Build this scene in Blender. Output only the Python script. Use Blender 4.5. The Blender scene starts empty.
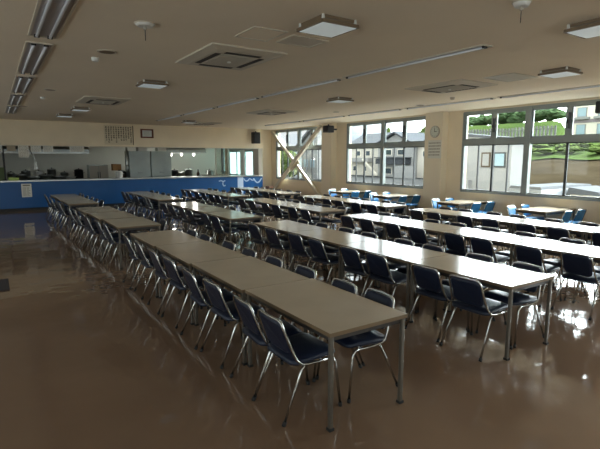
import bpy, bmesh, math, random
from mathutils import Vector, Matrix, noise
random.seed(7)
PI = math.pi
C = bpy.context.scene.collection
sc = bpy.context.scene

# ------------------------------------------------------------------ materials
MATS = {}
def mat(name, col, rough=.5, metal=0., spec=.5, bump=0., bscale=30., var=0., vscale=4., coat=0., emit=None, var2=None):
    if name in MATS: return MATS[name]
    m = bpy.data.materials.new(name); m.use_nodes = True
    nt = m.node_tree; b = nt.nodes['Principled BSDF']
    b.inputs['Base Color'].default_value = (*col, 1)
    b.inputs['Roughness'].default_value = rough
    b.inputs['Metallic'].default_value = metal
    b.inputs['Specular IOR Level'].default_value = spec
    b.inputs['Coat Weight'].default_value = coat
    if emit:
        b.inputs['Emission Color'].default_value = (*emit[:3], 1); b.inputs['Emission Strength'].default_value = emit[3]
    tc = nt.nodes.new('ShaderNodeTexCoord')
    if var or var2:
        n = nt.nodes.new('ShaderNodeTexNoise'); n.inputs['Scale'].default_value = vscale; n.inputs['Detail'].default_value = 5
        nt.links.new(tc.outputs['Object'], n.inputs['Vector'])
        r = nt.nodes.new('ShaderNodeValToRGB'); r.color_ramp.elements[0].position = .3; r.color_ramp.elements[1].position = .7
        lo = var2 or tuple(c * (1 - var) for c in col); hi = col if var2 else tuple(min(1, c * (1 + var)) for c in col)
        r.color_ramp.elements[0].color = (*lo, 1); r.color_ramp.elements[1].color = (*hi, 1)
        nt.links.new(n.outputs['Fac'], r.inputs['Fac']); nt.links.new(r.outputs['Color'], b.inputs['Base Color'])
    if bump:
        n = nt.nodes.new('ShaderNodeTexNoise'); n.inputs['Scale'].default_value = bscale; n.inputs['Detail'].default_value = 3
        nt.links.new(tc.outputs['Object'], n.inputs['Vector'])
        bp = nt.nodes.new('ShaderNodeBump'); bp.inputs['Strength'].default_value = bump; bp.inputs['Distance'].default_value = .02
        nt.links.new(n.outputs['Fac'], bp.inputs['Height']); nt.links.new(bp.outputs['Normal'], b.inputs['Normal'])
    MATS[name] = m
    return m

def floor_mat():
    m = mat('floor_vinyl', (.2, .135, .09), .12)
    nt = m.node_tree; b = nt.nodes['Principled BSDF']; L = nt.links.new
    tc = nt.nodes.new('ShaderNodeTexCoord')
    n = nt.nodes.new('ShaderNodeTexNoise'); n.inputs['Scale'].default_value = 1.1; n.inputs['Detail'].default_value = 2.5; n.inputs['Roughness'].default_value = .45
    L(tc.outputs['Object'], n.inputs['Vector'])
    n2 = nt.nodes.new('ShaderNodeTexNoise'); n2.inputs['Scale'].default_value = 6.; n2.inputs['Detail'].default_value = 2
    L(tc.outputs['Object'], n2.inputs['Vector'])
    mx = nt.nodes.new('ShaderNodeMath'); mx.operation = 'MULTIPLY_ADD'; mx.inputs[1].default_value = .1
    L(n2.outputs['Fac'], mx.inputs[0]); L(n.outputs['Fac'], mx.inputs[2])
    bp = nt.nodes.new('ShaderNodeBump'); bp.inputs['Strength'].default_value = 1.; bp.inputs['Distance'].default_value = FLOOR_BUMP
    L(mx.outputs[0], bp.inputs['Height']); L(bp.outputs['Normal'], b.inputs['Normal'])
    n3 = nt.nodes.new('ShaderNodeTexNoise'); n3.inputs['Scale'].default_value = .7; n3.inputs['Detail'].default_value = 6
    L(tc.outputs['Object'], n3.inputs['Vector'])
    r = nt.nodes.new('ShaderNodeValToRGB'); r.color_ramp.elements[0].position = .3; r.color_ramp.elements[1].position = .75
    r.color_ramp.elements[0].color = (.165, .106, .068, 1); r.color_ramp.elements[1].color = (.21, .138, .09, 1)
    L(n3.outputs['Fac'], r.inputs['Fac']); L(r.outputs['Color'], b.inputs['Base Color'])
    r2 = nt.nodes.new('ShaderNodeMapRange'); r2.inputs[1].default_value = .35; r2.inputs[2].default_value = .7; r2.inputs[3].default_value = .05; r2.inputs[4].default_value = .12
    L(n3.outputs['Fac'], r2.inputs[0]); L(r2.outputs[0], b.inputs['Roughness'])
    b.inputs['Specular IOR Level'].default_value = .5
    return m

def glass_mat(name, tint=(.93, .97, .96), haze=.0, refl=.06):
    m = bpy.data.materials.new(name); m.use_nodes = True
    nt = m.node_tree; nt.nodes.clear(); L = nt.links.new
    o = nt.nodes.new('ShaderNodeOutputMaterial'); t = nt.nodes.new('ShaderNodeBsdfTransparent'); t.inputs[0].default_value = (*tint, 1)
    g = nt.nodes.new('ShaderNodeBsdfGlossy'); g.inputs['Roughness'].default_value = .03
    mx = nt.nodes.new('ShaderNodeMixShader'); lw = nt.nodes.new('ShaderNodeLayerWeight'); lw.inputs[0].default_value = .5
    pw = nt.nodes.new('ShaderNodeMath'); pw.operation = 'POWER'; pw.inputs[1].default_value = 4.; L(lw.outputs['Facing'], pw.inputs[0])
    fr = nt.nodes.new('ShaderNodeMath'); fr.operation = 'MULTIPLY_ADD'; fr.inputs[1].default_value = .5; fr.inputs[2].default_value = .025; L(pw.outputs[0], fr.inputs[0])
    L(fr.outputs[0], mx.inputs[0]); L(t.outputs[0], mx.inputs[1]); L(g.outputs[0], mx.inputs[2])
    last = mx
    if haze:
        d = nt.nodes.new('ShaderNodeBsdfTranslucent'); d.inputs[0].default_value = (.25, .31, .295, 1)
        m2 = nt.nodes.new('ShaderNodeMixShader'); m2.inputs[0].default_value = haze
        L(mx.outputs[0], m2.inputs[1]); L(d.outputs[0], m2.inputs[2]); last = m2
    L(last.outputs[0], o.inputs[0])
    return m

FLOOR_BUMP = .02
M_floor = floor_mat()
M_wall = mat('cream_paint', (.76, .65, .47), .7, bump=.05, bscale=60, var=.04, vscale=1.5)
M_column = mat('column_paint', (.76, .67, .51), .65, bump=.05, bscale=60)
M_ceil = mat('ceiling_paint', (.78, .69, .55), .8, bump=.08, bscale=40, var=.03, vscale=.8)
M_alu = mat('window_aluminium', (.26, .29, .28), .45, .3)
M_stile = mat('sash_aluminium', (.045, .05, .05), .6)
M_glass = glass_mat('window_glass', (.90, .92, .915))
M_frost = glass_mat('frosted_glass', (.75, .85, .83), haze=.86)
M_chrome = mat('chrome_tube', (.5, .5, .48), .22, 1.)
M_navy = mat('navy_vinyl', (.010, .016, .035), .36, spec=.4, bump=.12, bscale=220)
M_blue = mat('light_blue_vinyl', (.03, .19, .42), .35, bump=.1, bscale=220)
M_rubber = mat('black_rubber', (.012, .012, .012), .7)
M_top = mat('table_laminate', (.385, .325, .245), .16, spec=.36, var=.05, vscale=3)
M_edge = mat('table_edge', (.16, .11, .06), .5)
M_legm = mat('table_steel', (.15, .135, .11), .35, .6)
M_apron = mat('apron_steel', (.06, .055, .05), .45, .5)
M_black = mat('black_plastic', (.012, .012, .013), .45)
M_white = mat('white_plastic', (.7, .7, .66), .4)
M_tube = mat('lamp_tube', (.7, .72, .76), .35)
M_channel = mat('lamp_channel', (.42, .41, .42), .5)
M_rail = mat('lamp_rail', (.55, .5, .41), .5)
M_ac = mat('air_con_panel', (.52, .47, .38), .5)
M_acg = mat('air_con_grille', (.4, .365, .3), .6)
M_slot = mat('air_con_slot', (.03, .025, .02), .7)
M_brown = mat('lamp_frame_brown', (.17, .12, .07), .5)
M_diff = mat('lamp_diffuser', (.78, .84, .84), .3, emit=(.8, .95, 1., .03))  # weak emission added, standing in for reflected window light
M_counter = mat('counter_blue', (.005, .075, .235), .35, var=.06, vscale=2)
M_kick = mat('kick_dark', (.02, .02, .02), .6)
M_steel = mat('stainless', (.52, .54, .53), .28, 1., bump=.03, bscale=12)
M_steeld = mat('stainless_dull', (.36, .39, .38), .3, .9, var=.1, vscale=3)
M_kwall = mat('kitchen_tile', (.8, .8, .72), .5)
M_paper = mat('paper', (.66, .65, .58), .8)
M_ink = mat('ink', (.10, .09, .07), .8)
M_palei = mat('pale_ink', (.26, .235, .18), .8)
M_wood = mat('red_brown_wood', (.13, .035, .015), .4, var=.2, vscale=10)
M_card = mat('cardboard', (.36, .19, .07), .8)
M_brace = mat('brace_cream', (.62, .55, .42), .5)
M_lime = mat('lime_plastic', (.36, .47, .12), .45)
M_dgreen = mat('dark_green_plastic', (.07, .10, .03), .5)
M_mat = mat('dark_mat', (.022, .018, .02), .9, bump=.3, bscale=300)
M_mark = mat('pale_counter_mark', (.42, .52, .66), .5)
# outdoors
M_earth = mat('earth', (.036, .028, .017), .95, var=.2, vscale=.5, bump=.5, bscale=3, spec=0.)
M_grass = mat('hill_grass', (.05, .075, .022), .95, var2=(.036, .056, .018), vscale=.45, bump=.6, bscale=4, spec=0.)
M_leaf = mat('tree_leaf', (.06, .10, .045), .8, var=.45, vscale=3, bump=1., bscale=8, spec=0.)
M_leaf2 = mat('bright_leaf', (.07, .10, .03), .8, var=.35, vscale=3, bump=1., bscale=8, spec=0.)
M_ground = mat('bounce_concrete', (.42, .42, .40), .9, var=.15, vscale=.4, spec=0.)
M_house = mat('house_siding', (.6, .56, .48), .8, spec=0.)
M_house2 = mat('pale_siding', (.33, .33, .315), .8, spec=0.)
M_apt = mat('apartment_render', (.8, .74, .62), .8, spec=0.)
M_mauve = mat('mauve_band', (0.324, 0.270, 0.291), .8, spec=0.)
M_roof = mat('roof_tile', (0.075, 0.080, 0.086), .7, var=.15, vscale=3, spec=0.)
M_roofp = mat('pale_roof', (.10, .105, .11), .6, spec=0.)
M_pane = mat('house_pane', (0.043, 0.061, 0.072), .15)
M_panep = mat('apartment_pane', (.3, .42, .46), .2)
M_wood2 = mat('weathered_fence', (.17, .17, .16), .85, var=.2, vscale=2, spec=0.)
M_van = mat('van_grey', (0.119, 0.130, 0.137), .35)
M_tarp = mat('blue_tarp', (0.011, 0.090, 0.180), .5)
M_tan = mat('tan_frame', (0.072, 0.047, 0.025), .6)

# ------------------------------------------------------------------ mesh helpers
def box(bm, x0, x1, y0, y1, z0, z1, mi=0):
    vs = [bm.verts.new(p) for p in ((x0,y0,z0),(x1,y0,z0),(x1,y1,z0),(x0,y1,z0),(x0,y0,z1),(x1,y0,z1),(x1,y1,z1),(x0,y1,z1))]
    for f in ((3,2,1,0),(4,5,6,7),(0,1,5,4),(1,2,6,5),(2,3,7,6),(3,0,4,7)):
        fc = bm.faces.new([vs[i] for i in f]); fc.material_index = mi

def tube(bm, pts, r, seg=8, mi=0, closed=False):
    pts = [Vector(p) for p in pts]; n = len(pts); rings = []
    up = None
    for i in range(n):
        if closed: t = pts[(i+1) % n] - pts[i-1]
        else: t = pts[min(i+1, n-1)] - pts[max(i-1, 0)]
        t.normalize()
        if up is None: up = Vector((0,0,1)) if abs(t.z) < .9 else Vector((0,1,0))
        a = t.cross(up)
        if a.length < 1e-4: a = t.cross(Vector((1,0,0)))
        a.normalize(); up = a.cross(t); up.normalize()
        rr = r[i] if isinstance(r, (list, tuple)) else r
        rings.append([bm.verts.new(pts[i] + (a*math.cos(2*PI*k/seg) + up*math.sin(2*PI*k/seg))*rr) for k in range(seg)])
    for i in range(n if closed else n-1):
        A, B = rings[i], rings[(i+1) % n]
        for k in range(seg):
            f = bm.faces.new((A[k], A[(k+1) % seg], B[(k+1) % seg], B[k])); f.smooth = True; f.material_index = mi
    if not closed:
        f = bm.faces.new(rings[0]); f.material_index = mi
        f = bm.faces.new(rings[-1][::-1]); f.material_index = mi

def lathe(bm, prof, seg=16, cx=0, cy=0, cz=0, mi=0, smooth=True):
    rings = []
    for r, z in prof:
        rings.append([bm.verts.new((cx + r*math.cos(2*PI*k/seg), cy + r*math.sin(2*PI*k/seg), cz + z)) for k in range(seg)])
    for A, B in zip(rings, rings[1:]):
        for k in range(seg):
            f = bm.faces.new((A[k], A[(k+1) % seg], B[(k+1) % seg], B[k])); f.smooth = smooth; f.material_index = mi
    bm.faces.new(rings[0][::-1]).material_index = mi; bm.faces.new(rings[-1]).material_index = mi

def prism(bm, poly, lo, hi, axis='x', mi=0):
    """poly in the two other axes, extruded from lo to hi along axis"""
    def P(a, b, t): return {'x': (t, a, b), 'y': (a, t, b), 'z': (a, b, t)}[axis]
    A = [bm.verts.new(P(a, b, lo)) for a, b in poly]; B = [bm.verts.new(P(a, b, hi)) for a, b in poly]
    n = len(poly)
    for i in range(n):
        bm.faces.new((A[i], A[(i+1) % n], B[(i+1) % n], B[i])).material_index = mi
    bm.faces.new(A[::-1]).material_index = mi; bm.faces.new(B).material_index = mi

def rrect(w, d, r, n=4):
    out = []
    for cx, cy, a0 in ((w/2-r, d/2-r, 0), (-w/2+r, d/2-r, PI/2), (-w/2+r, -d/2+r, PI), (w/2-r, -d/2+r, 1.5*PI)):
        for k in range(n+1):
            a = a0 + PI/2*k/n; out.append((cx + r*math.cos(a), cy + r*math.sin(a)))
    return out

def cushion(bm, w, d, t, r, warp, crown=.012):
    """padded slab w x d, thickness t, then bent by warp(x,y,z)->co"""
    levels = [(.90, 0), (.985, .18*t), (1., .45*t), (.985, .75*t), (.93, .95*t), (.7, t+.6*crown), (.35, t+crown)]
    rings = []
    for s, z in levels:
        rings.append([bm.verts.new(warp(x*s if s < .9 else x-(1-s)*w/2*(1 if x>0 else -1), y*s if s < .9 else y-(1-s)*w/2*(1 if y>0 else -1), z)) for x, y in rrect(w, d, r)])
    n = len(rings[0])
    for A, B in zip(rings, rings[1:]):
        for k in range(n):
            f = bm.faces.new((A[k], A[(k+1) % n], B[(k+1) % n], B[k])); f.smooth = True
    bm.faces.new(rings[0][::-1]); f = bm.faces.new(rings[-1]); f.smooth = True

def obj(name, bm, m, parent=None, loc=None):
    bmesh.ops.recalc_face_normals(bm, faces=bm.faces[:])
    me = bpy.data.meshes.new(name); bm.to_mesh(me); bm.free()
    for x in (m if isinstance(m, (list, tuple)) else [m]): me.materials.append(x)
    o = bpy.data.objects.new(name, me); C.objects.link(o)
    if parent: o.parent = parent
    if loc: o.location = loc
    return o
def bxo(name, m, parent, *b):
    bm = bmesh.new(); box(bm, *b); return obj(name, bm, m, parent)
def tag(o, label, cat, group=None, kind=None):
    o['label'] = label; o['category'] = cat
    if group: o['group'] = group
    if kind: o['kind'] = kind
    return o
def thing(name, label, cat, loc=(0,0,0), rz=0., group=None):
    o = bpy.data.objects.new(name, None); C.objects.link(o); o.empty_display_size = .1
    o.location = loc; o.rotation_euler = (0, 0, rz)
    return tag(o, label, cat, group)
def struct(name, bm, m, parent=None):
    o = obj(name, bm, m, parent)
    if not parent: o['kind'] = 'structure'
    return o
def dup(root, loc, rz, label, group=None):
    r = root.copy(); C.objects.link(r); r.location = loc; r.rotation_euler = (0, 0, rz); r['label'] = label
    if group: r['group'] = group
    for ch in list(root.children):
        c = ch.copy(); C.objects.link(c); c.parent = r
        for g in list(ch.children):
            d = g.copy(); C.objects.link(d); d.parent = c
    return r

# ------------------------------------------------------------------ camera
CAM_H, F_PX, YAW, PIT = 1.833, 463.2, .5835, -.142
cam = bpy.data.cameras.new('camera'); co = bpy.data.objects.new('camera', cam); C.objects.link(co)
co.location = (0, 0, CAM_H)
fw = Vector((math.sin(YAW)*math.cos(PIT), math.cos(YAW)*math.cos(PIT), math.sin(PIT)))
co.rotation_euler = fw.to_track_quat('-Z', 'Y').to_euler()
cam.sensor_width = 36; cam.sensor_fit = 'HORIZONTAL'; cam.lens = F_PX/600*36; cam.clip_end = 800
sc.camera = co
_r = Vector((math.cos(YAW), -math.sin(YAW), 0)); _u = _r.cross(fw)
def pix(p):
    q = Vector(p) - Vector((0, 0, CAM_H)); d = q.dot(fw)
    if d < .1: return None
    return 300 + F_PX*q.dot(_r)/d, 224.5 - F_PX*q.dot(_u)/d
def in_frame(x, y, h=.75, r=.28):
    for dx in (-r, 0, r):
        for dy in (-r, 0, r):
            for z in (0., h*.6, h):
                p = pix((x+dx, y+dy, z))
                if p and 0 <= p[0] <= 600 and 0 <= p[1] <= 449: return True
    return False

# ------------------------------------------------------------------ room shell
XW, CZ = 11.0, 3.14
XL, YB, YK, YE = -4.0, -3.2, 18.9, 24.4          # west wall, south wall, serving wall, kitchen back
SILL, HEAD, TRANS = .93, 3.07, 2.27
PITCH, WLEN = 5.19, 3.76
WIN = [(14.855 + PITCH, 14.855 + PITCH + WLEN), (14.855, 14.855+WLEN), (9.735, 9.735+WLEN), (4.66, 4.66+WLEN), (-.53, 3.23)]   # Y ranges, kitchen first

bm = bmesh.new(); box(bm, XL-.2, XW+.2, YB-.2, YE+.2, -.2, 0); struct('floor', bm, M_floor)
bm = bmesh.new(); box(bm, XL-.2, XW+.2, YB-.2, YE+.2, CZ, CZ+.3); struct('ceiling', bm, M_ceil)
bm = bmesh.new()
box(bm, XW, XW+.2, YB-.2, YE+.2, 0, SILL); box(bm, XW, XW+.2, YB-.2, YE+.2, HEAD, CZ)
edges = [YB-.2] + [e for w in sorted(WIN) for e in w] + [YE+.2]
for a, b in zip(edges[::2], edges[1::2]): box(bm, XW, XW+.2, a, b, SILL, HEAD)
struct('wall_east', bm, M_wall)
W_FILL_WIN = [(-2.6, 1.1), (2.3, 6.0), (7.2, 10.9), (12.1, 15.8)]  # unseen west windows, added to fill the room with daylight
bm = bmesh.new(); box(bm, XL-.2, XL, YB-.2, YE+.2, 0, SILL); box(bm, XL-.2, XL, YB-.2, YE+.2, HEAD, CZ)
ex = [YB-.2] + [e for q in W_FILL_WIN for e in q] + [YE+.2]
for a, b in zip(ex[::2], ex[1::2]): box(bm, XL-.2, XL, a, b, SILL, HEAD)
struct('wall_west', bm, M_wall)
for n, (a, b) in enumerate(W_FILL_WIN):
    f = bmesh.new()
    for q in range(3):
        y = a + (b-a)*q/2; box(f, XL-.08, XL+.02, y-.04, y+.04, SILL, HEAD)
    for z in (SILL, TRANS, HEAD): box(f, XL-.08, XL+.02, a, b, z-.03, z+.03)
    o = struct('window_%d' % (n+9), f, M_alu)  # added fill window, out of view
    bxo('pane', M_glass, o, XL-.045, XL-.04, a, b, SILL+.03, HEAD-.03)
bm = bmesh.new()
box(bm, XL, XW, YB-.2, YB, 0, SILL); box(bm, XL, XW, YB-.2, YB, HEAD, CZ)
S_FILL_WIN = [(-3.4, .3), (1.3, 5.0), (6.0, 9.7)]  # windows behind the camera, added for more indoor daylight
ex = [XL] + [e for q in S_FILL_WIN for e in q] + [XW]
for a, b in zip(ex[::2], ex[1::2]): box(bm, a, b, YB-.2, YB, SILL, HEAD)
struct('wall_south', bm, M_wall)
for n, (a, b) in enumerate(S_FILL_WIN):
    f = bmesh.new(); y0, y1 = YB-.08, YB+.02
    for q in range(3):
        x = a + (b-a)*q/2; box(f, x-.04, x+.04, y0, y1, SILL, HEAD)
    for z in (SILL, TRANS, HEAD): box(f, a, b, y0, y1, z-.03, z+.03)
    o = struct('window_%d' % (n+6), f, M_alu)  # out of view, added as a fill source
    bxo('pane', M_glass, o, a, b, YB-.045, YB-.04, SILL+.03, HEAD-.03)
bm = bmesh.new(); box(bm, XL, XW, YE, YE+.2, 0, CZ); struct('wall_kitchen', bm, M_kwall)
bm = bmesh.new(); box(bm, XL, 10.42, YK, YK+.16, 2.28, CZ); struct('wall_serving', bm, M_wall)
bm = bmesh.new(); box(bm, XL, 10.2, YK-.012, YK+.17, 2.26, 2.28); struct('trim_serving', bm, M_rail)
bm = bmesh.new(); box(bm, 10.2, 10.42, YK, YK+.5, 1.07, 2.28); struct('wall_post', bm, M_acg)
for i, y in enumerate((-1.43+.22, 3.76, 8.95, 14.14, 19.1)):
    bm = bmesh.new(); x0 = 10.45 if i == 4 else 10.75
    box(bm, x0, XW, y, y+.63, 0, CZ); struct('column_%d' % (i+1), bm, M_column)
bm = bmesh.new()
box(bm, XW-.012, XW, YB, YK, 0, .07); struct('baseboard_east', bm, M_edge)

def make_window(n, y0, y1, frosted):
    f = bmesh.new(); xa, xb = XW-.02, XW+.08
    t = .055; ym = (y0+y1)/2
    box(f, xa, xb, y0, y1, SILL-.03, SILL+.03); box(f, xa, xb, y0, y1, HEAD-.06, HEAD+.02)
    box(f, xa, xb, y0-.02, y0+t, SILL, HEAD); box(f, xa, xb, y1-t, y1+.02, SILL, HEAD)
    box(f, xa-.02, xb, ym-.075, ym+.075, SILL, HEAD)
    box(f, xa-.012, xb, y0, y1, TRANS-.075, TRANS+.06)
    o = struct('window_%d' % n, f, M_alu)
    for q, (a, b) in enumerate(((y0+t, ym-.075), (ym+.075, y1-t))):
        mid = (a+b)/2
        s = bmesh.new(); box(s, xa+.02, xb-.02, mid-.05, mid+.05, TRANS+.06, HEAD-.06)
        for yy in (mid-.05, mid+.05): pass
        obj('mullion', s, M_alu, o)
        for c, d in ((a, mid-.05), (mid+.05, b)):
            r = bmesh.new()
            for bb in ((c, d, TRANS+.06, TRANS+.09), (c, d, HEAD-.09, HEAD-.06), (c, c+.03, TRANS+.06, HEAD-.06), (d-.03, d, TRANS+.06, HEAD-.06)): box(r, xa+.025, xb-.03, *bb)
            obj('sash_frame', r, M_alu, o)
            bxo('pane', M_frost if frosted else M_glass, o, XW+.04, XW+.045, c+.02, d-.02, TRANS+.07, HEAD-.07)
        # latch rods on the upper sashes
        h = bmesh.new(); box(h, xa-.05, xa+.02, mid-.035, mid-.01, 2.5, 2.86); box(h, xa-.04, xa+.02, mid-.05, mid+.02, 2.62, 2.70)
        obj('window_handle', h, M_black, o)
        ks = (1,2,3) if not (n == 4 and q == 0) else (2,)
        if frosted: ks = (2,)
        st = bmesh.new()
        for k in ks:
            y = a + (b-a)*k/4; w = .028 if k == 2 else .014
            box(st, xa+.03, xb-.03, y-w, y+w, SILL+.03, TRANS-.075)
        box(st, xa+.03, xb-.03, a, b, SILL+.03, SILL+.055); box(st, xa+.03, xb-.03, a, b, TRANS-.1, TRANS-.075)
        obj('sash_stile', st, M_stile, o)
        bxo('pane', M_frost if frosted else M_glass, o, XW+.04, XW+.045, a, b, SILL+.04, TRANS-.08)
    if frosted:
        bxo('mullion', M_white, o, XW-.05, XW-.025, ym-.12, ym+.4, SILL, TRANS)
    return o
for i, (a, b) in enumerate(WIN): make_window(i+1, a, b, i == 0)

# ------------------------------------------------------------------ tables
TL, TW, TZ = 1.236, .72, .70
def make_table(label, L=TL, W=TW, name='dining_table'):
    t = thing(name, label, 'table')
    bm = bmesh.new()
    prism(bm, rrect(L-.010, W-.004, .006, 2), TZ-.028, TZ, 'z', 1)
    bm.faces.ensure_lookup_table()
    for f in bm.faces:
        if f.calc_center_median().z > TZ-.001: f.material_index = 0
    obj('tabletop', bm, [M_top, M_edge], t)
    bm = bmesh.new(); a, b = L/2-.05, W/2-.045
    for y in (-b, b): box(bm, -a, a, y-.011, y+.011, TZ-.072, TZ-.028)
    for x in (-a, a): box(bm, x-.011, x+.011, -b, b, TZ-.072, TZ-.028)
    obj('apron', bm, M_apron, t)
    for sx in (-1, 1):
        for sy in (-1, 1):
            bm = bmesh.new(); x, y = sx*(L/2-.03), sy*(W/2-.03)
            prism(bm, [(x+p, y+q) for p, q in rrect(.03, .03, .006, 2)], .018, TZ-.028, 'z')
            l = obj('leg', bm, M_legm, t)
            bm = bmesh.new(); box(bm, x-.02, x+.02, y-.02, y+.02, 0, .02); obj('foot', bm, M_rubber, l)
    return t
ORD = ['', 'nearest', 'second', 'third', 'fourth', 'fifth', 'sixth', 'seventh', 'eighth']
ROWN = ['row beside open floor', 'second row from open floor', 'third row from open floor', 'row nearest the windows']
table0 = None
def put_table(x, y, label, group):
    global table0
    if table0 is None:
        table0 = make_table(label); table0.location = (x, y, 0); table0.rotation_euler = (0, 0, PI/2); table0['group'] = group
        return table0
    return dup(table0, (x, y, 0), PI/2, label, group)

# ------------------------------------------------------------------ chairs
def make_chair(label, vinyl, seg, feet, name):
    t = thing(name, label, 'chair')
    R = .0098; hy = .205
    bm = bmesh.new()
    cushion(bm, .40, .42, .045, .07, lambda x, y, z: (x+.04, y, .405 + z + .012*(x/.2) - (.02*((x-.12)/.08)**2 if x > .12 else 0)), .01)
    obj('seat', bm, vinyl, t)
    # back pad: local x' across (y), y' up along the lean
    def bw(a, b, z):
        s = (b+.135)/.27; zz = .468 + s*.256
        xx = -.128 - s*.088 - .03*(1-(a/.2)**2)*.6
        return (xx + (z-.014)*.97, a, zz + (z-.014)*.25)
    bm = bmesh.new(); cushion(bm, .325, .262, .03, .05, bw, .004)
    obj('backrest', bm, vinyl, t)
    # hoop + side rails
    def side(s):
        return [(-.226, s*(hy-.08), .730), (-.226, s*(hy-.047), .721), (-.219, s*(hy-.03), .69), (-.18, s*(hy-.025), .585), (-.135, s*(hy-.012), .47), (-.115, s*(hy-.006), .432), (-.08, s*hy, .405), (-.03, s*hy, .395), (.06, s*hy, .393), (.15, s*hy, .395)]
    bm = bmesh.new()
    top = [(-.238, 0, .732)]
    tube(bm, side(-1)[::-1] + top + side(1), R, seg)
    obj('back_frame', bm, M_chrome, t)
    bm = bmesh.new()
    for x in (-.05, .11): tube(bm, [(x, -hy, .390), (x, hy, .390)], .009, max(6, seg-2))
    obj('stretcher', bm, M_chrome, t)
    for s in (-1, 1):
        bm = bmesh.new()
        tube(bm, [(.15, s*hy, .395), (.185, s*hy, .388), (.205, s*hy, .36), (.212, s*(hy+.002), .33), (.25, s*(hy+.015), .012)], R, seg)
        l = obj('leg', bm, M_chrome, t)
        if feet:
            bm = bmesh.new(); tube(bm, [(.2477, s*(hy+.0143), .03), (.251, s*(hy+.0155), 0)], .0145, seg); obj('rubber_foot', bm, M_rubber, l)
        bm = bmesh.new()
        tube(bm, [(.02, s*(hy-.012), .392), (-.045, s*(hy-.012), .388), (-.078, s*(hy-.01), .36), (-.092, s*(hy-.008), .33), (-.24, s*(hy+.015), .012)], R, seg)
        l = obj('leg', bm, M_chrome, t)
        if feet:
            bm = bmesh.new(); tube(bm, [(-.232, s*(hy+.0145), .03), (-.245, s*(hy+.0155), 0)], .0145, seg); obj('rubber_foot', bm, M_rubber, l)
    return t
chair_proto = {}
def put_chair(x, y, rz, kind, label, group):
    rz += random.uniform(-.05, .05)
    if kind not in chair_proto:
        vin = M_blue if kind == 'blue' else M_navy
        c = make_chair(label, vin, 10 if kind == 'near' else 6, kind == 'near', 'stacking_chair')
        c.location = (x, y, 0); c.rotation_euler = (0, 0, rz); c['group'] = group
        chair_proto[kind] = c
        return
    dup(chair_proto[kind], (x, y, 0), rz, label, group)

BLOCKS = [('front', 2.296, 4, [(1.765, 1.66), (3.78, 3.78), (5.755, 5.755), (7.66, 7.66)]),
          ('middle', 7.95, 3, [(1.68, 1.52), (3.66, 3.66), (5.77, 5.77), (7.69, 7.69)]),
          ('kitchen-end', 12.72, 3, [(1.52, 1.44), (3.735, 3.735), (5.82, 5.82), (7.74, 7.74)])]
YOFF = {('front', 0): [.475, .90, 1.52, 2.07, 2.71, 3.27, 3.99, 4.54]}
for bname, y0, nt_, xs in BLOCKS:
    TLb = TL if bname == 'front' else 1.27
    for ri, (xa, xb) in enumerate(xs):
        total = nt_*TLb
        for k in range(nt_):
            yc = y0 + TLb*(k+.5); x = xa + (xb-xa)*(yc-y0)/total
            if not in_frame(x+TW/2, yc, .7, .5): continue
            kk = nt_-k
            put_table(x + TW/2, yc, ('%s beige table %s kitchen, in the %s block\'s %s' % (ORD[kk], 'to the' if kk == 1 else 'from the', bname, ROWN[ri])), 'tables of the %s block' % bname)
        for side in (0, 1):
            offs = YOFF.get((bname, ri)) or [TLb*(k+.5)+d for k in range(nt_) for d in (-.27, .27)]
            offs = [o_ + random.uniform(-.035, .035) for o_ in offs]
            for j, of in enumerate(offs):
                y = y0 + of; xe = xa + (xb-xa)*of/total
                kx = len(offs)-j
                if side == 0: x, rz = xe + .07 + random.uniform(-.04, .01), 0
                else: x, rz = xe + TW - .112 + random.uniform(-.01, .035), PI
                if not in_frame(x, y, .74, .24): continue
                lab = ('%s navy chair from kitchen on %s side, %s block\'s %s' % (('closest' if kx == 1 else ORD[kx]), 'floor' if side == 0 else 'window', bname, ROWN[ri]))
                put_chair(x, y, rz, 'near' if bname == 'front' else 'far', lab, 'navy chairs of the %s block' % bname)

# four small tables by the windows with blue chairs
BT = [(9.775, 5.24, 'first'), (9.74, 7.44, 'second'), (9.775, 9.98, 'third'), (9.775, 12.15, 'fourth')]
for i, (x, y, o_) in enumerate(BT):
    t = dup(table0, (x+.59, y+.39, 0), 0, '%s small beige table along the window wall counting from the near end' % o_, 'small tables by the windows')
    for sy in (1, -1):
        for q in (0, 1):
            put_chair(x + (.30, .87)[q], y + .39 + sy*.43, -sy*PI/2, 'blue',
                      'light blue chair at %s window table, %s side, %s' % (o_, 'kitchen' if sy > 0 else 'near', 'against the wall' if q else 'toward the rows'), 'light blue chairs by the windows')

# ------------------------------------------------------------------ ceiling fittings
def strip_light(x, y0, y1, w, label, twin):
    t = thing('ceiling_strip_light', label, 'ceiling light', (x, (y0+y1)/2, CZ), 0, 'recessed fluorescent strips'); h = (y1-y0)/2
    bxo('housing', M_channel, t, -w/2, w/2, -h, h, -.004, -.001)
    bm = bmesh.new()
    for s in (-1, 1): box(bm, s*w/2-.012, s*w/2+.012, -h, h, -.014, 0)
    for s in (-1, 1): box(bm, -w/2, w/2, s*h-.012, s*h+.012, -.014, 0)
    obj('rim', bm, M_rail, t)
    for s in ((-1, 1) if twin else (0,)):
        bm = bmesh.new(); tube(bm, [(s*w*.24, -h+.05, -.02), (s*w*.24, h-.05, -.02)], .016 if twin else .014, 8); tb = obj('lamp_tube', bm, M_tube, t)
        for e in (-1, 1): bxo('lamp_holder', M_black, tb, s*w*.24-.025, s*w*.24+.025, e*(h-.04)-.02, e*(h-.04)+.02, -.03, -.002)
n_ = ['first', 'second', 'third', 'fourth', 'fifth', 'sixth']
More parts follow.
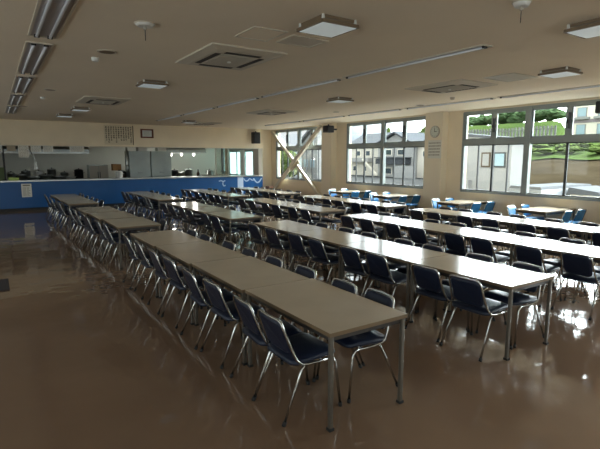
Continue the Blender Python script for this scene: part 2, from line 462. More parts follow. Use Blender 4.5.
for i, (a, b) in enumerate([(3.0, 5.9), (6.25, 8.5), (8.85, 11.05), (11.4, 13.6), (13.95, 16.1)]):
    strip_light(.57, a, b, .26, '%s twin tube strip light from the viewer, above the open floor' % n_[i], True)
for i, (a, b) in enumerate([(3.5, 6.1), (6.25, 8.95), (9.1, 11.3), (11.5, 13.8), (14.0, 16.5)]):
    strip_light(4.93, a, b, .15, '%s narrow strip light from the viewer, middle line of the ceiling' % n_[i], False)
for i, (a, b) in enumerate([(4.0, 6.2), (6.35, 8.9), (9.1, 11.3), (11.5, 13.8), (14.0, 16.5)]):
    strip_light(9.25, a, b, .13, '%s narrow strip light from the viewer, line along the windows' % n_[i], False)

def air_con(x, y, label, wx=1.0, wy=1.28):
    t = thing('ceiling_air_conditioner', label, 'air conditioner', (x, y, CZ), 0, 'ceiling cassette air conditioners')
    bm = bmesh.new(); a, b = wx/2, wy/2
    P = [(a, b, 0), (a, b, -.02), (a-.12, b-.12, -.045)]
    rings = [[bm.verts.new((sx*p, sy*q, z)) for sx, sy in ((1,1),(-1,1),(-1,-1),(1,-1))] for p, q, z in P]
    for A, B in zip(rings, rings[1:]):
        for k in range(4): bm.faces.new((A[k], A[(k+1) % 4], B[(k+1) % 4], B[k]))
    bm.faces.new(rings[-1]); obj('panel', bm, M_ac, t)
    bm = bmesh.new(); gx, gy = a-.26, b-.3
    box(bm, -gx, gx, -gy, gy, -.052, -.04)
    for k in range(9):
        yy = -gy + 2*gy*(k+.5)/9; box(bm, -gx, gx, yy-.006, yy+.006, -.057, -.05)
    g = obj('grille', bm, M_acg, t)
    bm = bmesh.new(); lathe(bm, [(.025, 0), (.025, .012), (.012, .016)], 10, 0, 0, -.068); obj('badge', bm, M_white, g)
    for s in (-1, 1):
        bxo('air_slot', M_slot, t, s*(a-.2)-.035, s*(a-.2)+.035, -gy, gy, -.049, -.043)
        bxo('air_slot', M_slot, t, -gx, gx, s*(b-.22)-.04, s*(b-.22)+.04, -.049, -.043)
air_con(2.70, 5.78, 'cassette air conditioner in the ceiling above the row beside open floor, nearest')
air_con(7.12, 5.80, 'wide cassette air conditioner in the ceiling in front of the clock column')
air_con(2.22, 11.5, 'cassette air conditioner in the ceiling far along toward the poster wall', .95)
air_con(6.75, 11.7, 'cassette air conditioner in the ceiling toward the cross braced window', .95)
air_con(6.8, 16.9, 'small looking cassette air conditioner in the ceiling close to the serving hatch', .95)

def square_lamp(x, y, label, s=.42):
    t = thing('square_ceiling_lamp', label, 'ceiling light', (x, y, CZ), 0, 'square box ceiling lamps'); h = s/2
    bxo('canopy', M_brown, t, -h*.9, h*.9, -h*.9, h*.9, -.03, 0)
    bm = bmesh.new()
    for sg in (-1, 1):
        box(bm, -h, h, sg*h-.014, sg*h+.014, -.075, -.048); box(bm, sg*h-.014, sg*h+.014, -h, h, -.075, -.048)
    f = obj('frame', bm, M_brown, t)
    bxo('diffuser', M_diff, t, -h+.014, h-.014, -h+.014, h-.014, -.079, -.06)
    for sx in (-1, 1):
        for sy in (-1, 1): bm = bmesh.new(); lathe(bm, [(.012, -.055), (.016, -.03), (.012, 0)], 8, sx*(h-.02), sy*(h-.02), 0); obj('bracket', bm, M_white, f)
square_lamp(2.82, 3.79, 'square box lamp on the ceiling with bright panel, nearest of all', .42)
square_lamp(7.19, 3.84, 'square box lamp on the ceiling near the windows, beside the access panel')
square_lamp(6.5, 8.25, 'square box lamp on the ceiling between the two window side air conditioners')
square_lamp(2.42, 8.3, 'square box lamp on the ceiling above the middle of the row beside open floor')
square_lamp(5.05, 2.36, 'square box lamp cut off by the photo edge, high in the ceiling corner')
square_lamp(1.93, 15.7, 'small looking square lamp on the ceiling in front of the long poster', .4)
square_lamp(5.9, 16.0, 'small looking square lamp on the ceiling in front of the serving hatch', .4)
square_lamp(2.04, 13.45, 'square box lamp on the ceiling just beyond the far cassette unit', .4)

def disc(x, y, r, h, m, label, cat, name, rod=False, rim=None):
    t = thing(name, label, cat, (x, y, CZ))
    bm = bmesh.new(); lathe(bm, [(r, 0), (r, -h*.4), (r*.8, -h)], 18, 0, 0, 0); obj('body', bm, m, t)
    if rim:
        bm = bmesh.new(); lathe(bm, [(r*1.12, 0), (r*1.12, -.008), (r, -.009)], 18); obj('rim', bm, rim, t)
    if rod:
        bm = bmesh.new(); tube(bm, [(0,0,-h), (0,0,-h-.13)], .004, 6); obj('rod', bm, M_black, t)
        bm = bmesh.new(); lathe(bm, [(.014, -h-.03), (.018, -h-.01), (.014, -h)], 8); obj('nozzle', bm, M_acg, t)
disc(1.36, 4.82, .09, .03, M_white, 'white round ceiling aerial plate with hanging rod above open floor', 'ceiling fitting', 'ceiling_rod_fitting', True, M_rail)
disc(3.84, 2.42, .07, .04, M_white, 'white round ceiling plate with hanging black rod at top of the photo', 'ceiling fitting', 'ceiling_rod_fitting', True, M_rail)
disc(1.30, 6.3, .105, .012, M_brown, 'flat brown round ceiling speaker nearest the rod fitting', 'ceiling speaker', 'round_ceiling_speaker', False, M_rail)
disc(1.05, 10.3, .10, .012, M_brown, 'flat brown round ceiling speaker farther toward the long poster', 'ceiling speaker', 'round_ceiling_speaker', False, M_rail)
disc(.76, 13.9, .10, .012, M_brown, 'flat brown round ceiling speaker farthest, above the far open floor', 'ceiling speaker', 'round_ceiling_speaker', False, M_rail)
disc(8.99, 8.2, .10, .012, M_brown, 'flat brown round ceiling speaker near the clock column', 'ceiling speaker', 'round_ceiling_speaker', False, M_rail)
disc(1.24, 6.75, .05, .05, M_white, 'small white smoke detector just behind the nearest round speaker', 'smoke detector', 'smoke_detector')
disc(1.03, 11.6, .05, .05, M_white, 'small white smoke detector farther along above the open floor', 'smoke detector', 'smoke_detector')
disc(8.45, 6.8, .05, .05, M_acg, 'small smoke detector on the ceiling above the window side tables', 'smoke detector', 'smoke_detector')
disc(8.3, 10.7, .09, .015, M_acg, 'round flat ceiling plate toward the braced window', 'ceiling fitting', 'round_ceiling_plate')
def access(x0, x1, y0, y1, label, m):
    t = thing('access_panel', label, 'access panel', ((x0+x1)/2, (y0+y1)/2, CZ)); a, b = (x1-x0)/2, (y1-y0)/2
    bxo('lid', m, t, -a+.012, a-.012, -b+.012, b-.012, -.006, 0)
    bm = bmesh.new()
    for s in (-1, 1): box(bm, -a, a, s*b-.008, s*b+.008, -.01, 0); box(bm, s*a-.008, s*a+.008, -b, b, -.01, 0)
    obj('frame', bm, M_rail, t)
access(2.3, 2.68, 4.3, 4.75, 'square ceiling access panel beside the nearest cassette air conditioner', M_ceil)
access(2.8, 3.26, 4.36, 4.72, 'pale square ceiling access panel behind the nearest box lamp', M_ac)
access(6.83, 7.5, 4.36, 4.9, 'pale ceiling access panel beside the window side box lamp', M_ac)

# ------------------------------------------------------------------ wall fittings
def speaker(x, y, z, label, sx, sy, sz, wx, axis, ry=0.):
    t = thing('wall_speaker', label, 'loudspeaker', (x, y, z), ry, 'black loudspeakers')
    bm = bmesh.new(); box(bm, -sx/2, sx/2, -sy/2, sy/2, -sz/2, sz/2)
    bmesh.ops.bevel(bm, geom=bm.edges[:], offset=.012, segments=2, affect='EDGES'); obj('cabinet', bm, M_black, t)
    bm = bmesh.new()
    if axis == 'y': box(bm, -sx*.42, sx*.42, -sy/2-.008, -sy/2+.004, -sz*.44, sz*.44)
    else: box(bm, -sx/2-.008, -sx/2+.004, -sy*.42, sy*.42, -sz*.44, sz*.44)
    obj('grille', bm, mat('speaker_cloth', (.025, .025, .026), .9), t)
    bm = bmesh.new()
    if axis == 'y': box(bm, -.03, .03, sy/2, sy/2+wx, -.03, .03)
    else: box(bm, sx/2, sx/2+wx, -.03, .03, -.03, .03)
    box(bm, -.02, .02, -.02, .02, sz/2, sz/2+.05)
    obj('bracket', bm, M_black, t)
speaker(10.0, YK-.15, 2.74, 'black loudspeaker on the wall above the serving hatch corner', .34, .24, .5, .03, 'y')
speaker(10.40, 13.86, 2.89, 'black loudspeaker on the column beside the cross braced window', .30, .30, .25, .22, 'x')
speaker(10.40, 4.50, 2.85, 'black loudspeaker at the photo edge in front of the near window', .30, .44, .24, .24, 'x')

t = thing('wall_clock', 'round pale wall clock on the column between two windows', 'clock', (10.75, 9.2, 2.59))
bm = bmesh.new(); lathe(bm, [(.17, 0), (.17, .03), (.155, .045), (.15, .03)], 24); bmesh.ops.rotate(bm, verts=bm.verts[:], matrix=Matrix.Rotation(-PI/2, 3, 'Y')); obj('rim', bm, M_acg, t)
bm = bmesh.new(); lathe(bm, [(.15, .028), (.15, .033)], 24); bmesh.ops.rotate(bm, verts=bm.verts[:], matrix=Matrix.Rotation(-PI/2, 3, 'Y')); f_ = obj('dial', bm, mat('clock_dial', (.58, .60, .52), .5), t)
bm = bmesh.new(); box(bm, -.039, -.036, -.007, .007, 0, .11); obj('hand', bm, M_black, f_)
bm = bmesh.new(); box(bm, -.039, -.036, -.08, 0, -.007, .007); obj('hand', bm, M_black, f_)
for k in range(12):
    bm = bmesh.new(); a = k*PI/6; box(bm, -.0365, -.0335, .125*math.sin(a)-.007, .125*math.sin(a)+.007, .125*math.cos(a)-.007, .125*math.cos(a)+.007); obj('hour_mark', bm, M_ink, f_)
t = thing('wall_notice_board', 'white notice with four lines of text under the clock', 'sign', (10.75, 9.2, 2.1))
bxo('sheet', M_paper, t, -.012, 0, -.24, .24, -.27, .25)
bm = bmesh.new(); r_ = random.Random(3)
for k in range(5):
    z = .17 - k*.085; y = .21
    while y > -.2:
        w = r_.uniform(.02, .045); box(bm, -.014, -.011, y-w, y, z-.017, z+.017); y -= w + .014
obj('text_lines', bm, M_palei, t)

# long text poster and framed certificate above the hatch
def strokes(bm, x, z, s, r, y0, y1):
    for _ in range(r.randint(2, 3)):
        zz = z + r.uniform(-.4, .4)*s; box(bm, x-.42*s, x+.42*s, y0, y1, zz-.09*s, zz+.09*s)
    for _ in range(r.randint(1, 2)):
        xx = x + r.uniform(-.25, .25)*s; box(bm, xx-.11*s, xx+.11*s, y0, y1, z-.5*s, z+.5*s)
t = thing('wall_poster', 'long paper poster of vertical handwriting on wall above hatch', 'poster', (4.16, YK-.002, 2.71))
bxo('sheet', mat('aged_paper', (.64, .56, .41), .8), t, -.53, .53, -.012, 0, -.36, .37)
bm = bmesh.new(); r_ = random.Random(5)
for c in range(11):
    bm = bmesh.new(); x = .44 - c*.09; n = r_.randint(6, 8)
    for k in range(n): strokes(bm, x, .29 - k*.078, .066, r_, -.015, -.011)
    obj('lettering', bm, M_ink, t)
bxo('end_rod', M_ink, t, .505, .535, -.02, 0, -.36, .37)
t = thing('picture_frame', 'red-brown framed certificate on the wall right of the poster', 'picture', (5.22, YK, 2.80))
bm = bmesh.new()
for b in ((-.25, .25, -.03, 0, .12, .175), (-.25, .25, -.03, 0, -.175, -.12), (-.25, -.185, -.03, 0, -.13, .13), (.185, .25, -.03, 0, -.13, .13)): box(bm, *b)
obj('frame', bm, M_wood, t)
bxo('print', mat('print_paper', (.55, .58, .54), .4), t, -.19, .19, -.012, -.002, -.125, .125)
bm = bmesh.new()
for k in range(4): box(bm, -.12, .12 - .03*(k % 2), -.0135, -.0115, .07-.045*k, .08-.045*k)
obj('lettering', bm, M_palei, t)

# steel cross brace in the far window
def bar(bm, a, b, w, th):
    a, b = Vector(a), Vector(b); d = (b-a).normalized(); n = Vector((1,0,0)).cross(d).normalized(); ex = Vector((1,0,0))
    vs = []
    for p in (a, b):
        for s, q in ((1,1),(-1,1),(-1,-1),(1,-1)): vs.append(bm.verts.new(p + n*s*w/2 + ex*q*th/2))
    for f in ((0,1,2,3),(7,6,5,4),(0,4,5,1),(1,5,6,2),(2,6,7,3),(3,7,4,0)): bm.faces.new([vs[i] for i in f])
t = thing('cross_brace', 'cream steel cross brace in front of the window beside the serving hatch', 'brace')
bm = bmesh.new(); bar(bm, (10.80, 14.88, CZ-.07), (10.80, 18.98, .08), .15, .10); obj('diagonal_bar', bm, M_brace, t)
bm = bmesh.new(); bar(bm, (10.90, 18.88, CZ-.07), (10.90, 14.82, .14), .13, .10); obj('diagonal_bar', bm, M_brace, t)
bm = bmesh.new(); bar(bm, (10.845, 16.6, 1.82), (10.845, 17.15, 1.42), .38, .02); obj('gusset_plate', bm, M_brace, t)

# dark floor hatch / mat at the left edge
bxo_ = bmesh.new(); box(bxo_, -.72, .075, 7.5, 8.22, 0.001, .012); o = obj('floor_mat', bxo_, M_mat); tag(o, 'dark rectangular mat lying on the open floor at the photo edge', 'mat')

# ------------------------------------------------------------------ serving counter and kitchen
t = thing('serving_counter', 'long blue serving counter with steel top below the hatch', 'counter', (0, YK, 0))
bxo('front_panel', M_counter, t, XL+.01, 10.40, -.02, .25, .10, 1.02)
bxo('counter_top', M_steel, t, XL+.01, 10.42, -.07, .62, 1.02, 1.065)
bxo('kick_plate', M_kick, t, XL+.01, 10.40, .02, .22, 0, .10)
bm = bmesh.new()
def ribbon(bm, pts, w):
    for a, b in zip(pts, pts[1:]):
        a, b = Vector(a), Vector(b); d = (b-a).normalized(); n = Vector((-d.y, d.x)); q = [a+n*w, b+n*w, b-n*w, a-n*w]
        vs = [bm.verts.new((p.x, y, p.y)) for y in (-.0235, -.019) for p in q]
        for f in ((0,1,2,3),(7,6,5,4),(0,4,5,1),(1,5,6,2),(2,6,7,3),(3,7,4,0)): bm.faces.new([vs[i] for i in f])
ribbon(bm, [(8.22,.84),(8.32,.87),(8.42,.82),(8.52,.86)], .022); ribbon(bm, [(8.42,.82),(8.40,.70),(8.46,.62),(8.54,.66)], .02)
obj('mural_bird', bm, M_mark, t); bm = bmesh.new()
wave = lambda x0, x1, z, h, n: [(x0+(x1-x0)*k/n, z - h*math.sin(PI*k/n)) for k in range(n+1)]
ribbon(bm, wave(9.42, 9.72, .93, .12, 8), .022); ribbon(bm, [(9.72,.93),(9.86,.84),(9.95,.86)], .018); ribbon(bm, wave(9.92, 10.34, .93, .2, 9), .03)
obj('mural_wave', bm, M_mark, t)
bxo('pale_strip', M_mark, t, 9.12, 9.40, -.024, -.019, .12, 1.0)  # pale upright band on the counter front
t = thing('notice_paper', 'white printed notice taped low on the blue counter front', 'notice', (.955, YK-.026, .715))
bxo('sheet', M_paper, t, -.155, .155, -.004, 0, -.235, .235)
bm = bmesh.new(); r_ = random.Random(9)
box(bm, -.11, .11, -.006, -.003, .15, .2)
for k in range(9):
    z = .1-k*.035; box(bm, -.12, -.01 , -.006, -.003, z-.006, z+.006); box(bm, .01, r_.uniform(.06, .12), -.006, -.003, z-.006, z+.006)
obj('text_lines', bm, M_palei, t)
# papers hanging along the top of the hatch
for k, (x0, x1, z0, m, lab) in enumerate([(.05, .34, 2.03, M_paper, 'small white menu slip hanging at the hatch, cut by the photo edge'), (.47, .73, 2.08, mat('kraft_paper', (.33, .28, .2), .8), 'brown paper slip hanging at the hatch beside the tall notice'),
     (.80, 1.12, 1.86, M_paper, 'tall white printed notice hanging from the top of the hatch'), (1.18, 1.50, 2.06, M_paper, 'white slip hanging at the hatch just right of the tall notice'),
     (1.56, 1.88, 2.06, M_paper, 'white slip hanging at the hatch second right of tall notice'), (2.41, 2.90, 2.06, M_paper, 'wide white slip hanging at the hatch over the cooking range')]):
    t = thing('hanging_paper', lab, 'paper sign', ((x0+x1)/2, YK-.018, 2.27), 0, 'papers hanging from the hatch'); w = (x1-x0)/2; h = 2.27-z0
    bxo('sheet', m, t, -w, w, -.002, .002, -h, 0)
    bm = bmesh.new(); n = max(2, int(h/.05)); r_ = random.Random(20+k)
    for q in range(n):
        z = -.035-q*h/(n+.3); xx = -w*.82
        while xx < w*.7:
            ww = r_.uniform(.02, .06); box(bm, xx, min(xx+ww, w*.85), -.004, -.0015, z-.009, z+.009); xx += ww+.02
    obj('lettering', bm, M_palei, t)
KT = YK+.62
# items on or behind the counter
t = thing('service_post', 'dark slim post standing on the counter at the photo edge', 'post', (.36, YK+.3, 1.065)); bxo('pole', M_black, t, -.03, .03, -.03, .03, 0, 1.1); bxo('foot', M_black, t, -.07, .07, -.07, .07, 0, .02)
def crate(name, x, y, z, sx, sy, sz, m, lab, cat='crate', group=None):
    t = thing(name, lab, cat, (x, y, z), 0, group)
    bm = bmesh.new()
    box(bm, -sx/2, sx/2, -sy/2, sy/2, 0, .012)
    for s in (-1, 1): box(bm, -sx/2, sx/2, s*sy/2-.008, s*sy/2+.008, 0, sz); box(bm, s*sx/2-.008, s*sx/2+.008, -sy/2, sy/2, 0, sz)
    obj('body', bm, m, t)
    bm = bmesh.new()
    for s in (-1, 1): box(bm, -sx/2-.012, sx/2+.012, s*sy/2-.014, s*sy/2+.014, sz-.02, sz); box(bm, s*sx/2-.014, s*sx/2+.014, -sy/2, sy/2, sz-.02, sz)
    obj('rim', bm, m, t)
crate('plastic_crate', .12, YK+.38, 1.065, .42, .36, .45, M_dgreen, 'dark green crate on the counter at the photo edge')
crate('plastic_tray', .60, YK+.25, 1.065, .30, .3, .10, M_lime, 'lime green tray on the counter beside the dark post', 'tray')
# hose hanging from the hood
t = thing('hanging_hose', 'white hose with funnel nozzle hanging inside the hatch', 'hose', (1.30, YK+.5, 0))
bm = bmesh.new(); tube(bm, [(-.15, .25, 2.25), (-.08, .1, 2.08), (-.01, 0, 1.9), (.01, 0, 1.72)], .022, 8); obj('tube', bm, M_white, t)
bm = bmesh.new(); lathe(bm, [(.03, 1.72), (.045, 1.62), (.085, 1.46), (.07, 1.42)], 12, .02, 0, 0); obj('nozzle', bm, M_white, t)
# extraction hoods
def hood(x0, x1, y0, y1, z0, z1, lab):
    t = thing('extractor_hood', lab, 'extractor hood', ((x0+x1)/2, (y0+y1)/2, z0), 0, 'steel extractor hoods'); w, d, h = (x1-x0)/2, (y1-y0)/2, z1-z0
    bm = bmesh.new(); prism(bm, [(-d, .02), (-d, .16), (-d*.3, h), (d, h), (d, .02)], -w, w, 'x'); obj('canopy', bm, M_steeld, t)
    bm = bmesh.new(); 
    for s in (-1, 1): box(bm, -w, w, s*d-.02, s*d+.02, 0, .05); box(bm, s*w-.02, s*w+.02, -d, d, 0, .05)
    obj('rim', bm, M_steel, t)
    bxo('duct', M_steeld, t, -.3, .3, -.1, d, h, CZ-z0)
hood(-3.2, 3.5, 21.6, 23.6, 2.04, 2.6, 'wide steel extractor hood over the cooking range behind papers')
hood(6.6, 8.6, 21.2, 22.6, 2.08, 2.6, 'smaller steel extractor hood right of the steel doors')
# long worktable / range with pots
def counter_unit(name, x0, x1, y0, y1, h, lab, cat, m=M_steeld, back=0.):
    t = thing(name, lab, cat, ((x0+x1)/2, (y0+y1)/2, 0)); w, d = (x1-x0)/2, (y1-y0)/2
    bxo('worktop', M_steel, t, -w, w, -d, d, h-.04, h)
    bxo('shelf', m, t, -w+.03, w-.03, -d+.03, d-.03, .2, .23)
    for sx in (-1, 1):
        for sy in (-1, 1):
            bm = bmesh.new(); tube(bm, [(sx*(w-.05), sy*(d-.05), 0), (sx*(w-.05), sy*(d-.05), h-.04)], .02, 8); obj('leg', bm, M_steel, t)
    if back: bxo('splashback', m, t, -w, w, d-.02, d, h, h+back)
counter_unit('kitchen_worktable', -3.0, 3.35, 21.7, 22.5, .92, 'long steel worktable under the wide hood', 'worktable', M_steeld, .10)
counter_unit('kitchen_worktable', 6.9, 9.3, 21.0, 21.7, .92, 'steel worktable covered in pots right of the steel doors', 'worktable')
def pot(x, y, z, r, h, m, lab, lid=True, cat='pot', name='cooking_pot', group='pots and bowls in the kitchen'):
    r *= 1.12; h *= 1.45
    t = thing(name, lab, cat, (x, y, z), 0, group)
    bm = bmesh.new(); lathe(bm, [(r*.92, 0), (r, .02), (r, h), (r*1.05, h+.008)], 16); obj('body', bm, m, t)
    if lid:
        bm = bmesh.new(); lathe(bm, [(r*1.03, h+.008), (r*.6, h+.04), (.02, h+.05)], 16); l = obj('lid', bm, m, t)
        bm = bmesh.new(); lathe(bm, [(.015, h+.05), (.03, h+.075), (.01, h+.085)], 10); obj('knob', bm, M_black, l)
    for s in (-1, 1):
        bm = bmesh.new(); tube(bm, [(s*r*.98, -.05, h*.7), (s*(r+.045), -.04, h*.72), (s*(r+.045), .04, h*.72), (s*r*.98, .05, h*.7)], .008, 6); obj('handle', bm, m, t)
def bowl(x, y, z, r, m, lab, name='mixing_bowl', cat='bowl'):
    t = thing(name, lab, cat, (x, y, z), 0, 'pots and bowls in the kitchen')
    bm = bmesh.new(); lathe(bm, [(r*.4, 0), (r*.75, r*.22), (r*.95, r*.5), (r, r*.66)], 16); obj('body', bm, m, t)
    bm = bmesh.new(); tube(bm, [((r)*math.cos(2*PI*k/16), r*math.sin(2*PI*k/16), r*.66) for k in range(16)], .008, 6, 0, True); obj('rim', bm, m, t)
pot(.95, 22.1, .92, .2, .16, M_steel, 'first low steel pot along the worktable under the wide hood')
bowl(1.38, 22.0, .92, .26, M_steel, 'wide steel bowl on the worktable behind the hose')
pot(1.85, 22.1, .92, .24, .14, M_steeld, 'broad steel pan right of the wide bowl')
bowl(2.32, 22.0, .92, .27, M_steel, 'steel bowl near the middle of the long worktable')
bowl(2.78, 22.05, .92, .22, M_white, 'white bowl toward the end of the long worktable')
for k, (x, y, r, h, m, nm) in enumerate([(.62, 21.95, .13, .22, M_steel, 'tall narrow steel pot left of the first low pot'), (1.15, 22.25, .15, .26, M_steeld, 'dull tall pot behind the first low pot'), (1.62, 22.28, .14, .24, M_white, 'white enamel pot behind wide bowl and pan'), (2.1, 22.28, .15, .3, M_steel, 'tall shiny stockpot behind the middle bowl'), (2.58, 22.28, .14, .2, M_steeld, 'dull pot behind the middle and white bowls')]): pot(x, y, .92, r, h, m, nm + ' on long worktable')
pot(3.12, 22.1, .92, .16, .28, M_black, 'black stockpot at the end of the long worktable')
# white locker panels and rice cooker stand
t = thing('food_cabinet', 'pale grey upright cabinet with two narrow doors beside the worktable', 'cabinet', (3.86, 22.0, 0))
bxo('body', M_steeld, t, -.38, .38, -.3, .3, .05, 1.55); bxo('plinth', M_kick, t, -.36, .36, -.26, .28, 0, .05)
for s in (-1, 1):
    d_ = bxo('door', M_rail, t, s*.19-.18, s*.19+.18, -.325, -.3, .08, 1.52); bxo('handle', M_black, d_, s*.04-.012, s*.04+.012, -.35, -.325, .95, 1.25)
t = thing('warmer_stand', 'low steel stand left of the steel doors', 'stand', (4.70, 20.9, 0)); bxo('body', M_steeld, t, -.28, .28, -.25, .25, .04, .98); bxo('top', M_steel, t, -.3, .3, -.27, .27, .98, 1.01); bxo('plinth', M_kick, t, -.26, .26, -.22, .22, 0, .04)
t = thing('rice_cooker', 'black rice cooker under the cardboard box', 'rice cooker', (4.62, 20.9, 1.01)); bm = bmesh.new(); lathe(bm, [(.17, 0), (.2, .03), (.2, .22), (.16, .27)], 18); obj('body', bm, M_black, t); bm = bmesh.new(); lathe(bm, [(.165, .27), (.12, .30), (.03, .31)], 18); obj('lid', bm, M_steeld, t)
t = thing('cardboard_box', 'brown cardboard box balanced on the black rice cooker', 'box', (4.42, 20.9, 1.322)); bxo('carton', M_card, t, -.17, .17, -.16, .16, 0, .26); bxo('flap', M_card, t, -.17, 0, -.16, .16, .262, .27); bxo('tape', M_tan, t, -.172, .172, -.03, .03, .2615, .2635)
bowl(4.12, 20.3, 1.065-.12+.12, .13, M_white, 'white bowl left of the cardboard box') if False else None
pot(4.15, KT-.35, 1.065, .12, .16, M_white, 'white pot standing on the serving counter near the cardboard box')
# steel doors: two reach-in fridges
M_fridge = mat('fridge_steel', (.33, .37, .36), .35, .6, var=.1, vscale=1.5)
def fridge(x, lab):
    t = thing('steel_refrigerator', lab, 'refrigerator', (x, 20.9, 0), 0, 'steel refrigerators')
    bxo('body', M_steeld, t, -.44, .44, -.36, .40, .1, 2.14); bxo('plinth', M_kick, t, -.42, .42, -.32, .38, 0, .1)
    d_ = bxo('door', M_fridge, t, -.432, .432, -.40, -.36, .14, 2.11)
    bxo('handle', M_alu, d_, -.09, .09, -.43, -.40, 1.19, 1.25)
fridge(5.32, 'tall steel refrigerator nearer the cardboard box'); fridge(6.24, 'tall steel refrigerator nearer the pot covered worktable')
for x, lab in ((5.5, 'white box on top of the steel refrigerator nearer the cardboard'), (6.33, 'white box on top of the steel refrigerator nearer the pots')):
    t = thing('storage_box', lab, 'box', (x, 20.85, 2.14), 0, 'white boxes on refrigerators'); bxo('body', M_white, t, -.19, .19, -.2, .2, 0, .22); bxo('lid', M_paper, t, -.2, .2, -.21, .21, .22, .25)
for k, x in enumerate((4.78, 4.86)):
    t = thing('steel_pipe', 'vertical steel pipe left of the refrigerators, %s' % ('nearer the box' if k == 0 else 'nearer the doors'), 'pipe', (x, 20.6+.15*k, 0)); bm = bmesh.new(); tube(bm, [(0,0,0), (0,0,CZ)], .025, 8); obj('tube', bm, M_steel, t); bm = bmesh.new(); lathe(bm, [(.04, 1.5), (.04, 1.56)], 10); obj('collar', bm, M_steeld, t)
# pots right
for k, (x, y, r, h, m, lab) in enumerate([(7.05, 21.25, .15, .24, M_black, 'black pot at the left end of pot covered worktable'), (7.38, 21.3, .17, .16, M_steel, 'shiny low pot beside the black pot'), (7.72, 21.25, .17, .26, M_steeld, 'dull steel stockpot right of the shiny low pot'), (8.8, 21.3, .16, .22, M_steel, 'shiny pot third from the right end of pot worktable')]):
    pot(x, y, .92, r, h, m, lab)
t = thing('dark_bottle', 'dark brown bottle among the pots near the middle of worktable', 'bottle', (8.18, 21.2, .92)); bm = bmesh.new(); lathe(bm, [(.07, 0), (.075, .2), (.03, .3), (.028, .36)], 12); obj('body', bm, mat('brown_glass', (.05, .02, .01), .2), t); bm = bmesh.new(); lathe(bm, [(.031, .36), (.031, .39)], 10); obj('cap', bm, M_black, t)
bowl(8.5, 21.35, .92, .19, M_steel, 'round steel bowl right of the dark bottle')
bowl(9.12, 21.3, .92, .16, M_white, 'white bowl at the right end of pot worktable')
t = thing('partition_frame', 'grey framed glass partition inside the kitchen beside the window', 'partition', (9.75, 21.9, 0))
for x in (-.35, .32): bm = bmesh.new(); box(bm, x-.035, x+.035, -.035, .035, 0, CZ); obj('post', bm, M_acg, t)
bxo('glass', M_glass, t, -.31, .285, -.004, .004, .1, CZ-.1); bxo('rail', M_acg, t, -.31, .285, -.03, .03, 1.0, 1.05)
t = thing('pipe_post', 'dark vertical pipe where the kitchen window begins', 'pipe', (10.55, 23.6, 0)); bm = bmesh.new(); tube(bm, [(0,0,0), (0,0,CZ)], .10, 10); obj('tube', bm, M_alu, t); bm = bmesh.new(); lathe(bm, [(.13, 1.1), (.13, 1.2)], 12); obj('collar', bm, M_alu, t)
for k, x in enumerate((7.0, 7.5, 8.1)):
    t = thing('hood_lamp', ['bright glass lamp under small hood, nearest the refrigerators', 'middle glass lamp under the small steel hood', 'glass lamp under small hood, nearest the kitchen window'][k], 'lamp', (x, 21.5, 2.08), 0, 'lamps under the hood'); bm = bmesh.new(); lathe(bm, [(.05, 0), (.07, -.06), (.05, -.12), (.02, -.14)], 12); obj('globe', bm, mat('lit_lamp_glass', (.8, .8, .75), .3, emit=(1., .97, .9, .5)), t); bm = bmesh.new(); lathe(bm, [(.06, .02), (.06, 0)], 12); obj('collar', bm, M_steel, t)
bxo_ = bmesh.new(); box(bxo_, 10.55, 10.9, 18.55, 18.9, 0.001, .55); bmesh.ops.bevel(bxo_, geom=bxo_.edges[:], offset=.02, segments=2, affect='EDGES')
o = obj('storage_bin', bxo_, mat('pink_beige', (.42, .25, .17), .6)); tag(o, 'pinkish bin on the floor in the corner by the hatch', 'bin')

# ------------------------------------------------------------------ outdoors
GZ = -1.2
bm = bmesh.new(); box(bm, XW+.2, 15.5, -120, 260, GZ-.3, GZ); struct('ground_bounce', bm, M_ground)  # unseen strip, kept pale to bounce light onto the ceiling
bm = bmesh.new(); box(bm, 15.5, 260, -120, 260, GZ-.3, GZ); struct('ground', bm, mat('asphalt', (.05, .05, .048), .9, spec=0., var=.15, vscale=.4))
# hill: earth bank below, grass above
def hz(X, Y):
    cap = 8.2 if Y/X > .535 else 3.9 + max(0, (Y/X-.505)/.03)*4.3
    pts = [(26, -1.2), (28, -.4), (40, 1.75), (52, 3.6), (54, 3.9), (64, 6.8), (80, 7.4), (130, 7.4)]
    z = pts[-1][1]
    for (x0, z0), (x1, z1) in zip(pts, pts[1:]):
        if X <= x1: z = z0 + (z1-z0)*max(0, (X-x0)/(x1-x0)); break
    return min(z, cap) + .16*noise.noise(Vector((X*.45, Y*.45, 0)))
def hill(name, x0, x1, nx, m, dz=0.):
    bm = bmesh.new(); ny = 46; g = []
    for i in range(nx+1):
        X = x0 + (x1-x0)*i/nx
        lim = .80 if X < 60 else .86
        g.append([bm.verts.new((X, Y, hz(X, Y)+dz)) for Y in [X*(.12 + (lim-.12)*j/ny) for j in range(ny+1)]])
    for i in range(nx):
        for j in range(ny):
            f = bm.faces.new((g[i][j], g[i+1][j], g[i+1][j+1], g[i][j+1])); f.smooth = True
    return obj(name, bm, m)
struct_ = hill('hill_bank', 26, 41, 24, M_earth); struct_['kind'] = 'structure'
o = hill('grass_slope', 39.5, 130, 50, M_grass, .1); tag(o, 'green grassy hillside above the bare earth bank', 'grass', None, 'stuff')
def blob(bm, c, r, sd):
    v0 = len(bm.verts); q = bmesh.ops.create_icosphere(bm, subdivisions=3, radius=1)
    for v in q['verts']:
        n = v.co.normalized(); d = 1 + .35*noise.noise(n*1.7 + Vector((sd, 0, 0))) + .22*noise.noise(n*5 + Vector((0, sd, 0)))
        v.co = Vector(c) + Vector((n.x*r[0], n.y*r[1], n.z*r[2]))*d
    for f in bm.faces: f.smooth = False
